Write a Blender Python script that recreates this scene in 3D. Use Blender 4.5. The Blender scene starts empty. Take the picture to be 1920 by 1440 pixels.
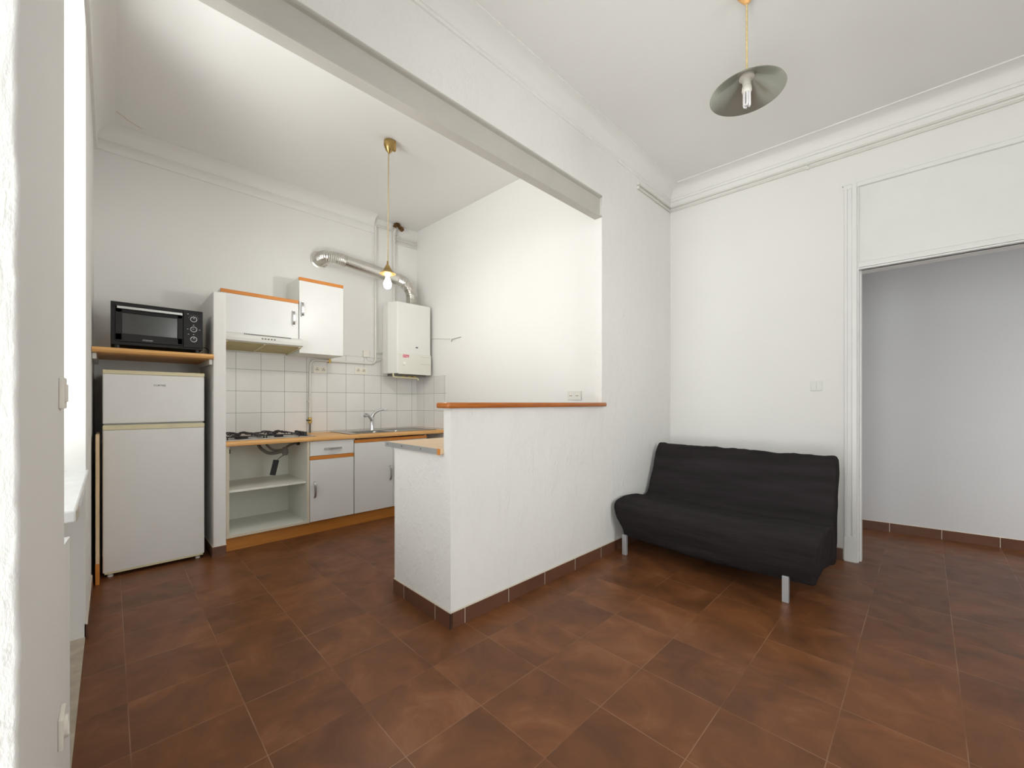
import bpy, bmesh, math, random
from mathutils import Vector, Matrix, noise
random.seed(7)
S = bpy.context.scene
COL = S.collection
PI = math.pi
# ---------------------------------------------------------------- camera
cd = bpy.data.cameras.new('camera'); cam = bpy.data.objects.new('camera', cd); COL.objects.link(cam)
cam.location = (0, 0, 1.22); cam.rotation_euler = (PI/2, 0, math.radians(45.4))
cd.sensor_width = 36; cd.lens = 764/1920*36; cd.shift_y = 35/1920; cd.clip_start = 0.02
S.camera = cam
# ---------------------------------------------------------------- world, daylight, exposure
S.view_settings.view_transform = 'Standard'; S.view_settings.look = 'None'
S.view_settings.gamma = 1; S.view_settings.use_curve_mapping = False
S.view_settings.exposure = 0.14
w = bpy.data.worlds.new('World'); S.world = w; w.use_nodes = True
w.node_tree.nodes['Background'].inputs[0].default_value = (0.93, 0.97, 1.0, 1)
w.node_tree.nodes['Background'].inputs[1].default_value = 1.2
def daylight(name, loc, sx, sz, power, tilt=0, col=(1, 0.985, 0.955)):
    l = bpy.data.lights.new(name, 'AREA'); l.shape = 'RECTANGLE'; l.size = sx; l.size_y = sz
    l.energy = power; l.color = col
    o = bpy.data.objects.new(name, l); COL.objects.link(o); o.location = loc
    o.rotation_euler = (PI/2 + tilt, 0, 0)        # faces +Y, into the room
    return o
# bright sunlit house fronts across the street; the right-hand light is added fill
daylight('daylight_street', (2.2, -6.5, 2.2), 13.0, 6.5, 1150, 0)
daylight('daylight_pavement', (-1.6, -5.0, -1.6), 10.0, 5.0, 1200, math.radians(48))
rl = daylight('added_fill_right', (8.0, 1.7, 3.6), 7.0, 8.0, 1350, 0)
rl.rotation_euler = (PI/2, 0, PI/2)            # added fill outside the right wall's invented window, facing -X
# ---------------------------------------------------------------- materials
def NT(name):
    m = bpy.data.materials.new(name); m.use_nodes = True
    return m, m.node_tree, m.node_tree.nodes, m.node_tree.links, m.node_tree.nodes['Principled BSDF']
def _noise(N, L, scale, vec=None, detail=4, rough=0.55, stretch=None):
    tc = N.new('ShaderNodeTexCoord'); src = tc.outputs['Object']
    if stretch:
        mp = N.new('ShaderNodeMapping'); mp.inputs['Scale'].default_value = stretch
        L.new(src, mp.inputs['Vector']); src = mp.outputs['Vector']
    n = N.new('ShaderNodeTexNoise'); n.inputs['Scale'].default_value = scale
    n.inputs['Detail'].default_value = detail; n.inputs['Roughness'].default_value = rough
    L.new(src, n.inputs['Vector']); return n
def _ramp(N, L, fac, stops):
    r = N.new('ShaderNodeValToRGB'); e = r.color_ramp.elements
    while len(e) < len(stops): e.new(0.5)
    for k, (p, c) in enumerate(stops):
        e[k].position = p; e[k].color = (*c, 1) if len(c) == 3 else c
    L.new(fac, r.inputs['Fac']); return r
def mat(name, col, rough=0.5, metal=0.0, var=0.06, vscale=6, bump=0.0, bscale=40, stretch=None, coat=0.0, spec=0.5):
    m, t, N, L, P = NT(name)
    P.inputs['Roughness'].default_value = rough; P.inputs['Metallic'].default_value = metal
    P.inputs['Coat Weight'].default_value = coat; P.inputs['Specular IOR Level'].default_value = spec
    n = _noise(N, L, vscale, stretch=stretch)
    a = tuple(c*(1-var) for c in col); b = tuple(min(1, c*(1+var)) for c in col)
    r = _ramp(N, L, n.outputs['Fac'], [(0.3, a), (0.7, b)]); L.new(r.outputs['Color'], P.inputs['Base Color'])
    if bump:
        n2 = _noise(N, L, bscale, detail=6, stretch=stretch)
        bp = N.new('ShaderNodeBump'); bp.inputs['Strength'].default_value = bump; bp.inputs['Distance'].default_value = 0.01
        L.new(n2.outputs['Fac'], bp.inputs['Height']); L.new(bp.outputs['Normal'], P.inputs['Normal'])
    return m
def wood(name, dark, light, rough=0.4, axis=1, scale=3.0):
    m, t, N, L, P = NT(name); P.inputs['Roughness'].default_value = rough
    st = [14, 14, 14]; st[axis] = 1.2
    n = _noise(N, L, scale, detail=5, stretch=tuple(st))
    r = _ramp(N, L, n.outputs['Fac'], [(0.25, dark), (0.75, light)]); L.new(r.outputs['Color'], P.inputs['Base Color'])
    return m
def math2(N, L, op, a, b=None, c=None):
    n = N.new('ShaderNodeMath'); n.operation = op
    for k, v in enumerate((a, b, c)):
        if v is None: continue
        if isinstance(v, (int, float)): n.inputs[k].default_value = v
        else: L.new(v, n.inputs[k])
    return n.outputs[0]
def joints(N, L, coord, off, size, half):
    """1 on a joint line, 0 on the tile; also the tile number"""
    q = math2(N, L, 'DIVIDE', math2(N, L, 'SUBTRACT', coord, off), size)
    f = math2(N, L, 'FRACT', q); d = math2(N, L, 'ABSOLUTE', math2(N, L, 'SUBTRACT', f, 0.5))
    return math2(N, L, 'GREATER_THAN', d, 0.5 - half/size), math2(N, L, 'FLOOR', q)
def tile_mat(name, axes, tones, grout, half, rough, groutvar=True, spec=0.5, cloud=4.0, bump=0.35, line=0.0, rvar=0.1):
    m, t, N, L, P = NT(name)
    tc = N.new('ShaderNodeTexCoord'); sp = N.new('ShaderNodeSeparateXYZ'); L.new(tc.outputs['Object'], sp.inputs[0])
    js, ids = [], []
    for a, off, size in axes:
        j, i = joints(N, L, sp.outputs[a], off, size, half); js.append(j); ids.append(i)
    j = js[0] if len(js) == 1 else math2(N, L, 'MAXIMUM', js[0], js[1])
    cm = N.new('ShaderNodeCombineXYZ'); L.new(ids[0], cm.inputs[0])
    if len(ids) > 1: L.new(ids[1], cm.inputs[1])
    wn = N.new('ShaderNodeTexWhiteNoise'); wn.noise_dimensions = '3D'; L.new(cm.outputs[0], wn.inputs['Vector'])
    ad = N.new('ShaderNodeVectorMath'); ad.operation = 'MULTIPLY_ADD'
    L.new(wn.outputs['Color'], ad.inputs[0]); ad.inputs[1].default_value = (9, 9, 9); L.new(tc.outputs['Object'], ad.inputs[2])
    n = N.new('ShaderNodeTexNoise'); n.inputs['Scale'].default_value = cloud; n.inputs['Detail'].default_value = 5; n.inputs['Roughness'].default_value = 0.6
    n.inputs['Distortion'].default_value = 0.6
    L.new(ad.outputs[0], n.inputs['Vector'])
    r = _ramp(N, L, n.outputs['Fac'], tones)
    hv = N.new('ShaderNodeHueSaturation')
    L.new(math2(N, L, 'ADD', math2(N, L, 'MULTIPLY', wn.outputs['Value'], rvar), 1-rvar/2), hv.inputs['Value'])
    L.new(r.outputs['Color'], hv.inputs['Color'])
    mx = N.new('ShaderNodeMix'); mx.data_type = 'RGBA'
    fac = j
    if groutvar:
        g = _noise(N, L, 2.3, detail=2); gr = _ramp(N, L, g.outputs['Fac'], [(0.42, (0.08,)*3), (0.66, (1,)*3)])
        fac = math2(N, L, 'MULTIPLY', j, gr.outputs['Color'])
    L.new(fac, mx.inputs['Factor']); L.new(hv.outputs['Color'], mx.inputs[6]); mx.inputs[7].default_value = (*grout, 1)
    L.new(mx.outputs[2], P.inputs['Base Color'])
    n3 = _noise(N, L, 9, detail=4)
    rr = _ramp(N, L, n3.outputs['Fac'], [(0.3, (rough*0.85,)*3), (0.7, (rough*1.2,)*3)]); L.new(rr.outputs['Color'], P.inputs['Roughness'])
    P.inputs['Specular IOR Level'].default_value = spec
    h = math2(N, L, 'SUBTRACT', math2(N, L, 'MULTIPLY', n.outputs['Fac'], 0.25), j)
    if line:
        wv = N.new('ShaderNodeTexWave'); wv.inputs['Scale'].default_value = 26; wv.bands_direction = 'Z'; wv.inputs['Distortion'].default_value = 0.4
        L.new(tc.outputs['Object'], wv.inputs['Vector'])
        wy = N.new('ShaderNodeTexWave'); wy.inputs['Scale'].default_value = 26; wy.bands_direction = 'Y'; wy.inputs['Distortion'].default_value = 0.4
        L.new(tc.outputs['Object'], wy.inputs['Vector'])
        ck = math2(N, L, 'GREATER_THAN', wn.outputs['Value'], 0.5)
        ww = N.new('ShaderNodeMix'); L.new(ck, ww.inputs['Factor']); L.new(wv.outputs['Fac'], ww.inputs[2]); L.new(wy.outputs['Fac'], ww.inputs[3])
        h = math2(N, L, 'ADD', h, math2(N, L, 'MULTIPLY', ww.outputs[0], line))
    bp = N.new('ShaderNodeBump'); bp.inputs['Strength'].default_value = bump; bp.inputs['Distance'].default_value = 0.002
    L.new(h, bp.inputs['Height']); L.new(bp.outputs['Normal'], P.inputs['Normal'])
    return m
def plaster(name, col, bump, scale, stretch=(1, 1, 1), blobs=0.0, rough=0.75):
    m, t, N, L, P = NT(name); P.inputs['Roughness'].default_value = rough; P.inputs['Specular IOR Level'].default_value = 0.25
    n = _noise(N, L, 1.3, detail=3)
    r = _ramp(N, L, n.outputs['Fac'], [(0.3, tuple(c*0.975 for c in col)), (0.7, col)]); L.new(r.outputs['Color'], P.inputs['Base Color'])
    a = _noise(N, L, scale, detail=8, rough=0.6, stretch=stretch)
    h = a.outputs['Fac']
    if blobs:
        b = _noise(N, L, 9, detail=5, rough=0.7, stretch=(1, 1, 0.55))
        br = _ramp(N, L, b.outputs['Fac'], [(0.5, (0,)*3), (0.66, (1,)*3)])
        h = math2(N, L, 'ADD', h, math2(N, L, 'MULTIPLY', br.outputs['Color'], blobs))
    bp = N.new('ShaderNodeBump'); bp.inputs['Strength'].default_value = bump; bp.inputs['Distance'].default_value = 0.006
    L.new(h, bp.inputs['Height']); L.new(bp.outputs['Normal'], P.inputs['Normal'])
    return m
def glass_mat(name, tint=(0.95, 0.97, 0.97), refl=0.08, rough=0.02):
    m, t, N, L, P = NT(name); N.remove(P)
    tr = N.new('ShaderNodeBsdfTransparent'); tr.inputs[0].default_value = (*tint, 1)
    gl = N.new('ShaderNodeBsdfGlossy'); gl.inputs['Roughness'].default_value = rough
    mx = N.new('ShaderNodeMixShader'); mx.inputs[0].default_value = refl
    L.new(tr.outputs[0], mx.inputs[1]); L.new(gl.outputs[0], mx.inputs[2]); L.new(mx.outputs[0], N['Material Output'].inputs[0])
    return m
M = {}
W = (0.865, 0.85, 0.825)
M['wall'] = plaster('white_wall_paint', W, 0.12, 22)
M['rough_wall'] = plaster('uneven_white_plaster', W, 0.55, 14, blobs=1.0)
M['brushed'] = plaster('brushed_white_plaster', W, 0.5, 30, stretch=(1, 1.6, 0.55), blobs=0.5)
M['pillar'] = plaster('smooth_window_wall_plaster', W, 0.3, 14, stretch=(1, 1, 0.3))
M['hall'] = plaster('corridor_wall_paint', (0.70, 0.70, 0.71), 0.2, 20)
M['ceil'] = plaster('ceiling_paint', W, 0.06, 12)
M['trim'] = mat('white_gloss_trim', (0.85, 0.845, 0.82), 0.4, var=0.015)
M['beam'] = mat('grey_painted_steel', (0.56, 0.535, 0.485), 0.5, var=0.03, bump=0.1)
TX, TY = (-0.236, 0.340), (0.388, 0.3375)
tones = [(0.25, (0.105, 0.041, 0.017)), (0.42, (0.150, 0.058, 0.023)), (0.58, (0.200, 0.074, 0.028)), (0.78, (0.275, 0.120, 0.056))]
M['floor'] = tile_mat('terracotta_floor_tiles', [('X', *TX), ('Y', *TY)], tones, (0.34, 0.20, 0.12), 0.0016, 0.33, spec=0.25, rvar=0.2)
btones = [(0.3, (0.125, 0.053, 0.031)), (0.7, (0.165, 0.072, 0.042))]
M['base_y'] = tile_mat('skirting_tiles_deep', [('Y', *TY)], btones, (0.62, 0.55, 0.46), 0.0022, 0.4, groutvar=False)
M['base_x'] = tile_mat('skirting_tiles_across', [('X', *TX)], btones, (0.62, 0.55, 0.46), 0.0022, 0.4, groutvar=False)
M['grout'] = mat('pale_grout', (0.66, 0.58, 0.48), 0.8)
M['tile_y'] = tile_mat('white_wall_tiles', [('Y', 0.845, 0.2088), ('Z', 1.54, 0.2088)], [(0.3, (0.80, 0.78, 0.75)), (0.7, (0.85, 0.83, 0.80))], (0.26, 0.25, 0.24), 0.0016, 0.22, groutvar=False, cloud=2, line=0.16, bump=0.5, rvar=0.05)
M['tile_x'] = tile_mat('white_wall_tiles_return', [('X', -4.613, 0.2088), ('Z', 1.54, 0.2088)], [(0.3, (0.80, 0.78, 0.75)), (0.7, (0.85, 0.83, 0.80))], (0.26, 0.25, 0.24), 0.0016, 0.22, groutvar=False, cloud=2, bump=0.5, rvar=0.05)
M['beige'] = mat('beige_stone_tile', (0.50, 0.43, 0.34), 0.5, var=0.2, vscale=14)
M['sill'] = mat('white_marble_sill', (0.82, 0.82, 0.82), 0.25, var=0.05, vscale=9)
M['counter'] = wood('beech_worktop', (0.76, 0.40, 0.13), (0.88, 0.51, 0.20), 0.45)
M['orange'] = wood('orange_wood_trim', (0.62, 0.21, 0.03), (0.72, 0.27, 0.045), 0.45)
M['plinth'] = wood('brown_wood_plinth', (0.46, 0.17, 0.024), (0.60, 0.235, 0.04), 0.5)
M['ledge'] = wood('varnished_red_wood', (0.36, 0.095, 0.014), (0.54, 0.165, 0.028), 0.2)
M['strip'] = wood('pale_pine', (0.66, 0.46, 0.26), (0.80, 0.62, 0.40), 0.6, axis=2)
M['melamine'] = mat('white_melamine', (0.83, 0.83, 0.815), 0.35, var=0.012)
M['melin'] = mat('cream_white_carcass', (0.86, 0.86, 0.79), 0.45, var=0.02)
M['cream'] = mat('yellowed_cream_plastic', (0.74, 0.67, 0.44), 0.45, var=0.05)
M['creamedge'] = mat('cream_edge_band', (0.74, 0.67, 0.52), 0.5, var=0.04)
M['fridge'] = mat('white_enamel', (0.82, 0.81, 0.79), 0.35, var=0.015, bump=0.03, bscale=200)
M['black'] = mat('black_enamel', (0.016, 0.015, 0.016), 0.45, var=0.1, spec=0.25)
M['blackplastic'] = mat('black_plastic', (0.018, 0.018, 0.02), 0.45)
M['alu'] = mat('brushed_aluminium', (0.50, 0.50, 0.49), 0.32, metal=0.8, var=0.05)
M['chrome'] = mat('chrome', (0.72, 0.73, 0.75), 0.13, metal=1.0, var=0.02)
M['steel'] = mat('brushed_stainless_steel', (0.58, 0.57, 0.55), 0.3, metal=1.0, var=0.05, stretch=(1, 12, 1))
M['duct'] = mat('flexible_aluminium_duct', (0.74, 0.72, 0.68), 0.25, metal=1.0, var=0.06, bump=0.12, bscale=30)
M['grey'] = mat('grey_oven_cavity', (0.42, 0.42, 0.40), 0.5, metal=0.2)
M['white'] = mat('white_plastic', (0.80, 0.79, 0.75), 0.35, var=0.01)
M['ivory'] = mat('ivory_plastic', (0.86, 0.82, 0.74), 0.4, var=0.02)
M['pipe'] = mat('cream_painted_pipe', (0.76, 0.73, 0.68), 0.45, var=0.04)
M['boiler'] = mat('boiler_enamel', (0.78, 0.77, 0.73), 0.35, var=0.01)
M['boilerpanel'] = mat('boiler_panel_cream', (0.76, 0.74, 0.66), 0.35, var=0.01)
M['brass'] = mat('aged_brass', (0.48, 0.33, 0.13), 0.3, metal=1.0, var=0.25, vscale=30)
M['brasstap'] = mat('yellow_brass_tap', (0.62, 0.42, 0.12), 0.4, metal=0.8, var=0.2, vscale=30)
M['rust'] = mat('rusty_iron', (0.16, 0.085, 0.03), 0.8, metal=0.3, var=0.6, vscale=60, bump=0.6, bscale=80)
M['filter'] = mat('yellowed_grease_filter', (0.55, 0.47, 0.20), 0.5, var=0.1)
M['red'] = mat('pink_red_sticker', (0.72, 0.16, 0.24), 0.5)
M['bulb'] = mat('bulb_glass_added_glow', (0.88, 0.88, 0.88), 0.25, var=0.0)
_p = M['bulb'].node_tree.nodes['Principled BSDF']; _p.inputs['Emission Color'].default_value = (1, 0.97, 0.92, 1); _p.inputs['Emission Strength'].default_value = 210  # glow added to lift the kitchen; the bulb itself is plain white
M['tube'] = mat('lamp_tube_glass', (0.85, 0.83, 0.84), 0.2, var=0.0)
M['fabric'] = mat('black_cotton_cover', (0.026, 0.0215, 0.023), 0.95, var=0.25, vscale=5, bump=1.0, bscale=7, stretch=(0.3, 2.4, 2.4), spec=0.15)
M['cord'] = mat('twisted_yellow_cord', (0.60, 0.47, 0.25), 0.7, var=0.15, vscale=60)
M['shade'] = mat('grey_green_enamel_shade', (0.47, 0.48, 0.42), 0.25, metal=0.7, var=0.05)
M['table'] = wood('beige_laminate', (0.76, 0.55, 0.34), (0.82, 0.61, 0.40), 0.5)
M['edge'] = mat('grey_metal_edge_strip', (0.46, 0.46, 0.46), 0.4, metal=0.5)
M['hose'] = mat('grey_gas_hose', (0.15, 0.135, 0.115), 0.6, var=0.2)
M['iron'] = mat('dark_cast_iron', (0.018, 0.014, 0.016), 0.5, var=0.3, vscale=20)
M['glass'] = glass_mat('window_glass')
M['ovenglass'] = glass_mat('oven_door_glass', (0.80, 0.80, 0.80), 0.10, 0.15)
M['dark'] = mat('dark_print', (0.05, 0.05, 0.05), 0.6)
M['lamp_white'] = mat('grey_white_print', (0.75, 0.75, 0.75), 0.5)
M['terracotta_leg'] = mat('silver_painted_leg', (0.52, 0.53, 0.55), 0.35, metal=0.4)
# ---------------------------------------------------------------- mesh helpers
def box(bm, a, b, bev=0.0, seg=2):
    x0, x1 = sorted((a[0], b[0])); y0, y1 = sorted((a[1], b[1])); z0, z1 = sorted((a[2], b[2]))
    vs = [bm.verts.new(p) for p in ((x0,y0,z0),(x1,y0,z0),(x1,y1,z0),(x0,y1,z0),(x0,y0,z1),(x1,y0,z1),(x1,y1,z1),(x0,y1,z1))]
    fs = [bm.faces.new([vs[i] for i in f]) for f in ((3,2,1,0),(4,5,6,7),(0,1,5,4),(1,2,6,5),(2,3,7,6),(3,0,4,7))]
    if bev:
        es = list({e for f in fs for e in f.edges})
        bmesh.ops.bevel(bm, geom=es, offset=min(bev, (x1-x0)*.49, (y1-y0)*.49, (z1-z0)*.49), segments=seg, profile=0.5, affect='EDGES')
def prism(bm, poly, lo, hi, axis=2, bev=0.0):
    """polygon in the plane of the two other axes, extruded along axis"""
    def P(u, v, t):
        return {2: (u, v, t), 1: (u, t, v), 0: (t, u, v)}[axis]
    A = [bm.verts.new(P(u, v, lo)) for u, v in poly]; B = [bm.verts.new(P(u, v, hi)) for u, v in poly]
    n = len(poly); fs = [bm.faces.new(A), bm.faces.new(list(reversed(B)))]
    for k in range(n): fs.append(bm.faces.new((A[k], B[k], B[(k+1) % n], A[(k+1) % n])))
    bmesh.ops.recalc_face_normals(bm, faces=fs)
    if bev:
        bmesh.ops.bevel(bm, geom=list({e for f in fs for e in f.edges}), offset=bev, segments=2, profile=0.5, affect='EDGES')
def lathe(bm, prof, c=(0,0,0), n=32, axis=2, cap=True):
    """prof: (radius, height) pairs; revolved about axis through c"""
    rings = []
    for r, h in prof:
        ring = []
        for k in range(n):
            a = 2*PI*k/n; u, v = r*math.cos(a), r*math.sin(a)
            p = {2: (u, v, h), 0: (h, u, v), 1: (u, h, v)}[axis]
            ring.append(bm.verts.new((c[0]+p[0], c[1]+p[1], c[2]+p[2])))
        rings.append(ring)
    fs = []
    for A, B in zip(rings, rings[1:]):
        for k in range(n): fs.append(bm.faces.new((A[k], A[(k+1) % n], B[(k+1) % n], B[k])))
    if cap:
        fs.append(bm.faces.new(rings[0])); fs.append(bm.faces.new(rings[-1]))
    bmesh.ops.recalc_face_normals(bm, faces=fs)
def tube(bm, pts, r, n=10, rfun=None, cap=True):
    pts = [Vector(p) for p in pts]; rings = []; up = None
    for i, p in enumerate(pts):
        d = (pts[min(i+1, len(pts)-1)] - pts[max(i-1, 0)]).normalized()
        if up is None:
            up = Vector((0,0,1)) if abs(d.z) < 0.9 else Vector((0,1,0))
        s = d.cross(up).normalized(); up = s.cross(d).normalized()
        rr = rfun(i) if rfun else r
        rings.append([bm.verts.new(p + s*rr*math.cos(2*PI*k/n) + up*rr*math.sin(2*PI*k/n)) for k in range(n)])
    fs = []
    for A, B in zip(rings, rings[1:]):
        for k in range(n): fs.append(bm.faces.new((A[k], A[(k+1) % n], B[(k+1) % n], B[k])))
    if cap: fs.append(bm.faces.new(rings[0])); fs.append(bm.faces.new(rings[-1]))
    bmesh.ops.recalc_face_normals(bm, faces=fs)
def smooth_path(pts, n=6):
    P = [Vector(p) for p in pts]; out = []
    for i in range(len(P)-1):
        p0, p1, p2, p3 = P[max(i-1,0)], P[i], P[i+1], P[min(i+2, len(P)-1)]
        for k in range(n):
            t = k/n
            out.append(0.5*((2*p1)+(p2-p0)*t+(2*p0-5*p1+4*p2-p3)*t*t+(3*p1-p0-3*p2+p3)*t**3))
    out.append(P[-1]); return out
def round_corners(pts, r, n=5):
    """polyline with filleted corners"""
    P = [Vector(p) for p in pts]; out = [P[0]]
    for i in range(1, len(P)-1):
        a = (P[i-1]-P[i]); b = (P[i+1]-P[i]); q = min(r, a.length*.45, b.length*.45)
        s = P[i]+a.normalized()*q; e = P[i]+b.normalized()*q
        for k in range(n+1):
            t = k/n; out.append((1-t)**2*s + 2*t*(1-t)*P[i] + t*t*e)
    out.append(P[-1]); return out
def sweep(bm, prof, path):
    """prof: (offset from the wall, z); path: XY points with the room on the left; mitred"""
    P = [Vector((x, y)) for x, y in path]; rows = []
    for i, p in enumerate(P):
        d0 = (P[i]-P[i-1]).normalized() if i else (P[1]-P[0]).normalized()
        d1 = (P[i+1]-P[i]).normalized() if i < len(P)-1 else d0
        n0 = Vector((-d0.y, d0.x)); n1 = Vector((-d1.y, d1.x)); m = (n0+n1).normalized(); m /= max(0.3, m.dot(n0))
        rows.append([bm.verts.new((p.x+m.x*o, p.y+m.y*o, z)) for o, z in prof])
    fs = []
    for A, B in zip(rows, rows[1:]):
        for k in range(len(prof)): fs.append(bm.faces.new((A[k], A[(k+1) % len(prof)], B[(k+1) % len(prof)], B[k])))
    fs.append(bm.faces.new(rows[0])); fs.append(bm.faces.new(rows[-1]))
    bmesh.ops.recalc_face_normals(bm, faces=fs)
def obj(name, bm, m, parent=None, smooth=False):
    me = bpy.data.meshes.new(name); bm.to_mesh(me); bm.free()
    me.materials.append(M[m] if isinstance(m, str) else m)
    o = bpy.data.objects.new(name, me); COL.objects.link(o)
    if parent is not None:
        o.parent = parent; o.matrix_parent_inverse = Matrix.Identity(4)
        w0 = world_loc(parent)
        me.transform(Matrix.Translation(-w0))
    if smooth:
        for p in me.polygons: p.use_smooth = True
        e = me.attributes.new('sharp_edge', 'BOOLEAN', 'EDGE') if 'sharp_edge' not in me.attributes else me.attributes['sharp_edge']
        bm2 = bmesh.new(); bm2.from_mesh(me)
        flags = [(len(ed.link_faces) == 2 and ed.calc_face_angle(0) > 0.7) for ed in bm2.edges]
        bm2.free(); e.data.foreach_set('value', flags)
    return o
def world_loc(o):
    v = Vector((0,0,0))
    while o is not None: v += o.location; o = o.parent
    return v
def B(*boxes, bev=0.0, seg=2):
    bm = bmesh.new()
    for a, b in boxes: box(bm, a, b, bev, seg)
    return bm
def T(pts, r, n=10, rfun=None):
    bm = bmesh.new(); tube(bm, pts, r, n, rfun); return bm
def Lt(prof, c, n=32, axis=2, cap=True):
    bm = bmesh.new(); lathe(bm, prof, c, n, axis, cap); return bm
def struct(name, bm, m, parent=None, smooth=False):
    o = obj(name, bm, m, parent, smooth)
    if parent is None: o['kind'] = 'structure'
    return o
def thing(name, label, cat, loc, group=None):
    o = bpy.data.objects.new(name, None); COL.objects.link(o); o.location = loc; o.empty_display_size = 0.05
    o['label'] = label; o['category'] = cat
    if group: o['group'] = group
    return o
def tag(o, label, cat, group=None):
    o['label'] = label; o['category'] = cat
    if group: o['group'] = group
    return o
def copy_tree(o, parent=None):
    c = o.copy(); COL.objects.link(c)
    if parent is not None: c.parent = parent
    for ch in [x for x in bpy.data.objects if x.parent is o]: copy_tree(ch, c)
    return c
def text_mesh(name, body, size, m, parent, loc, rot, depth=0.0006):
    cu = bpy.data.curves.new(name, 'FONT'); cu.body = body; cu.size = size; cu.extrude = depth
    cu.align_x = 'CENTER'; cu.align_y = 'CENTER'
    tmp = bpy.data.objects.new(name+'_c', cu); COL.objects.link(tmp)
    dg = bpy.context.evaluated_depsgraph_get(); me = bpy.data.meshes.new_from_object(tmp.evaluated_get(dg))
    bpy.data.objects.remove(tmp); me.materials.clear(); me.materials.append(M[m])
    o = bpy.data.objects.new(name, me); COL.objects.link(o); o.parent = parent
    o.location = Vector(loc) - world_loc(parent); o.rotation_euler = rot
    return o
FX = (PI/2, 0, PI/2)        # text that faces +X
# ================================================================ SETTING
XL, XP, TP = -4.58, -1.80, 0.065            # kitchen left wall, partition face, its thickness
YW = -0.09                                  # window wall face
def yb(x): return 4.01 + 0.043*(x+1.80)      # back wall of the main room
def yk(x): return 2.80 + 0.030*(x+4.58)      # far wall of the kitchen
def yh(x): return 5.28 + 0.145*(x)           # far wall of the corridor
ZK, ZM = 3.41, 3.35
XR = 2.05
struct('floor', B(((-5.0, -0.6, -0.1), (XR+0.3, 6.4, 0.0))), 'floor')
bm = bmesh.new(); box(bm, (-4.8, -0.3, ZK), (XP-TP, 3.2, ZK+0.12)); struct('ceiling_kitchen', bm, 'ceil')
obj('crack', T([(-4.27, 0.03, ZK), (-4.31, 0.075, ZK), (-4.335, 0.09, ZK), (-4.40, 0.18, ZK)], 0.0022, 6), 'cord', bpy.data.objects['ceiling_kitchen'])
bm = bmesh.new(); box(bm, (XP-TP, -0.3, ZM), (XR+0.2, 4.4, ZM+0.12)); struct('ceiling', bm, 'ceil')
struct('wall_left', B(((XL-0.2, -0.6, 0), (XL, 3.2, ZK+0.1))), 'wall')
bm = bmesh.new(); prism(bm, [(XL, yk(XL)), (XP-TP, yk(XP-TP)), (XP-TP, 3.25), (XL, 3.25)], 0, ZK+0.05); struct('wall_kitchen_far', bm, 'wall')
# partition: half wall, full-height far part and the part over the steel beam
bm = bmesh.new()
prism(bm, [(-2.41, 1.31), (XP, 1.31), (XP, 4.14), (XP-TP, 4.14), (XP-TP, 1.40), (-2.41, 1.40)], 0, 0.934)
prism(bm, [(1.31, 0.9338), (4.14, 0.9338), (4.14, ZM+0.04), (-0.12, ZM+0.04), (-0.12, 2.86), (2.775, 2.86), (2.775, 1.19), (1.31, 1.19)], XP-TP, XP, axis=0)
struct('wall_partition', bm, 'rough_wall')
# back wall with the door opening, as one skewed prism
def skewbox(bm, x0, x1, z0, z1, f, th, off=0.0):
    P = [(x0, f(x0)+off), (x1, f(x1)+off), (x1, f(x1)+off+th), (x0, f(x0)+off+th)]
    prism(bm, P, z0, z1)
DX0, DX1, DZ = -0.355, 0.62, 2.235
bm = bmesh.new(); skewbox(bm, XP-0.02, DX0-0.02, 0, ZM+0.04, yb, 0.16); skewbox(bm, DX0-0.02, DX1+0.02, 2.9, ZM+0.04, yb, 0.16); skewbox(bm, DX1+0.02, XR+0.1, 0, ZM+0.04, yb, 0.16)
struct('wall_back', bm, 'wall')
struct('wall_right', B(((XR, -0.6, 0), (XR+0.2, 1.0, ZM+0.1)), ((XR, 2.4, 0), (XR+0.2, 4.4, ZM+0.1)), ((XR, 1.0, 0), (XR+0.2, 2.4, 0.85)), ((XR, 1.0, 2.85), (XR+0.2, 2.4, ZM+0.1))), 'wall')
fr = bmesh.new()
for a, b in (((1.0, 0.85), (1.06, 2.85)), ((2.34, 0.85), (2.4, 2.85)), ((1.0, 0.85), (2.4, 0.91)), ((1.0, 2.79), (2.4, 2.85)), ((1.65, 0.85), (1.75, 2.85))): box(fr, (XR+.12, a[0], a[1]), (XR+.18, b[0], b[1]))
w3 = struct('added_window', fr, 'trim'); obj('pane', B(((XR+.147, 1.05, 0.9), (XR+.153, 2.35, 2.8))), 'glass', w3)  # unseen window, added so fill light reaches the partition and kitchen
# nib wall between fridge and worktop
struct('wall_nib', B(((XL, 0.579, 0), (-3.94, 0.663, 2.10)), bev=0.006), 'wall')
# window wall: pillars, window breasts, heads
bm = bmesh.new()
box(bm, (XL-0.1, -0.55, 0), (-3.04, YW, ZK+0.05))
box(bm, (-3.04, -0.55, 3.16), (-1.66, YW, ZK+0.05))
struct('wall_window', bm, 'wall')
bm = bmesh.new()
prism(bm, [(-1.66, 0.83), (-1.66, ZK+0.05), (-0.857, ZK+0.05), (-0.857, 0), (-1.885, 0), (-1.885, 0.80)], -0.55, YW, axis=1)
struct('wall_window_pillar', bm, 'pillar')
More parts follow.
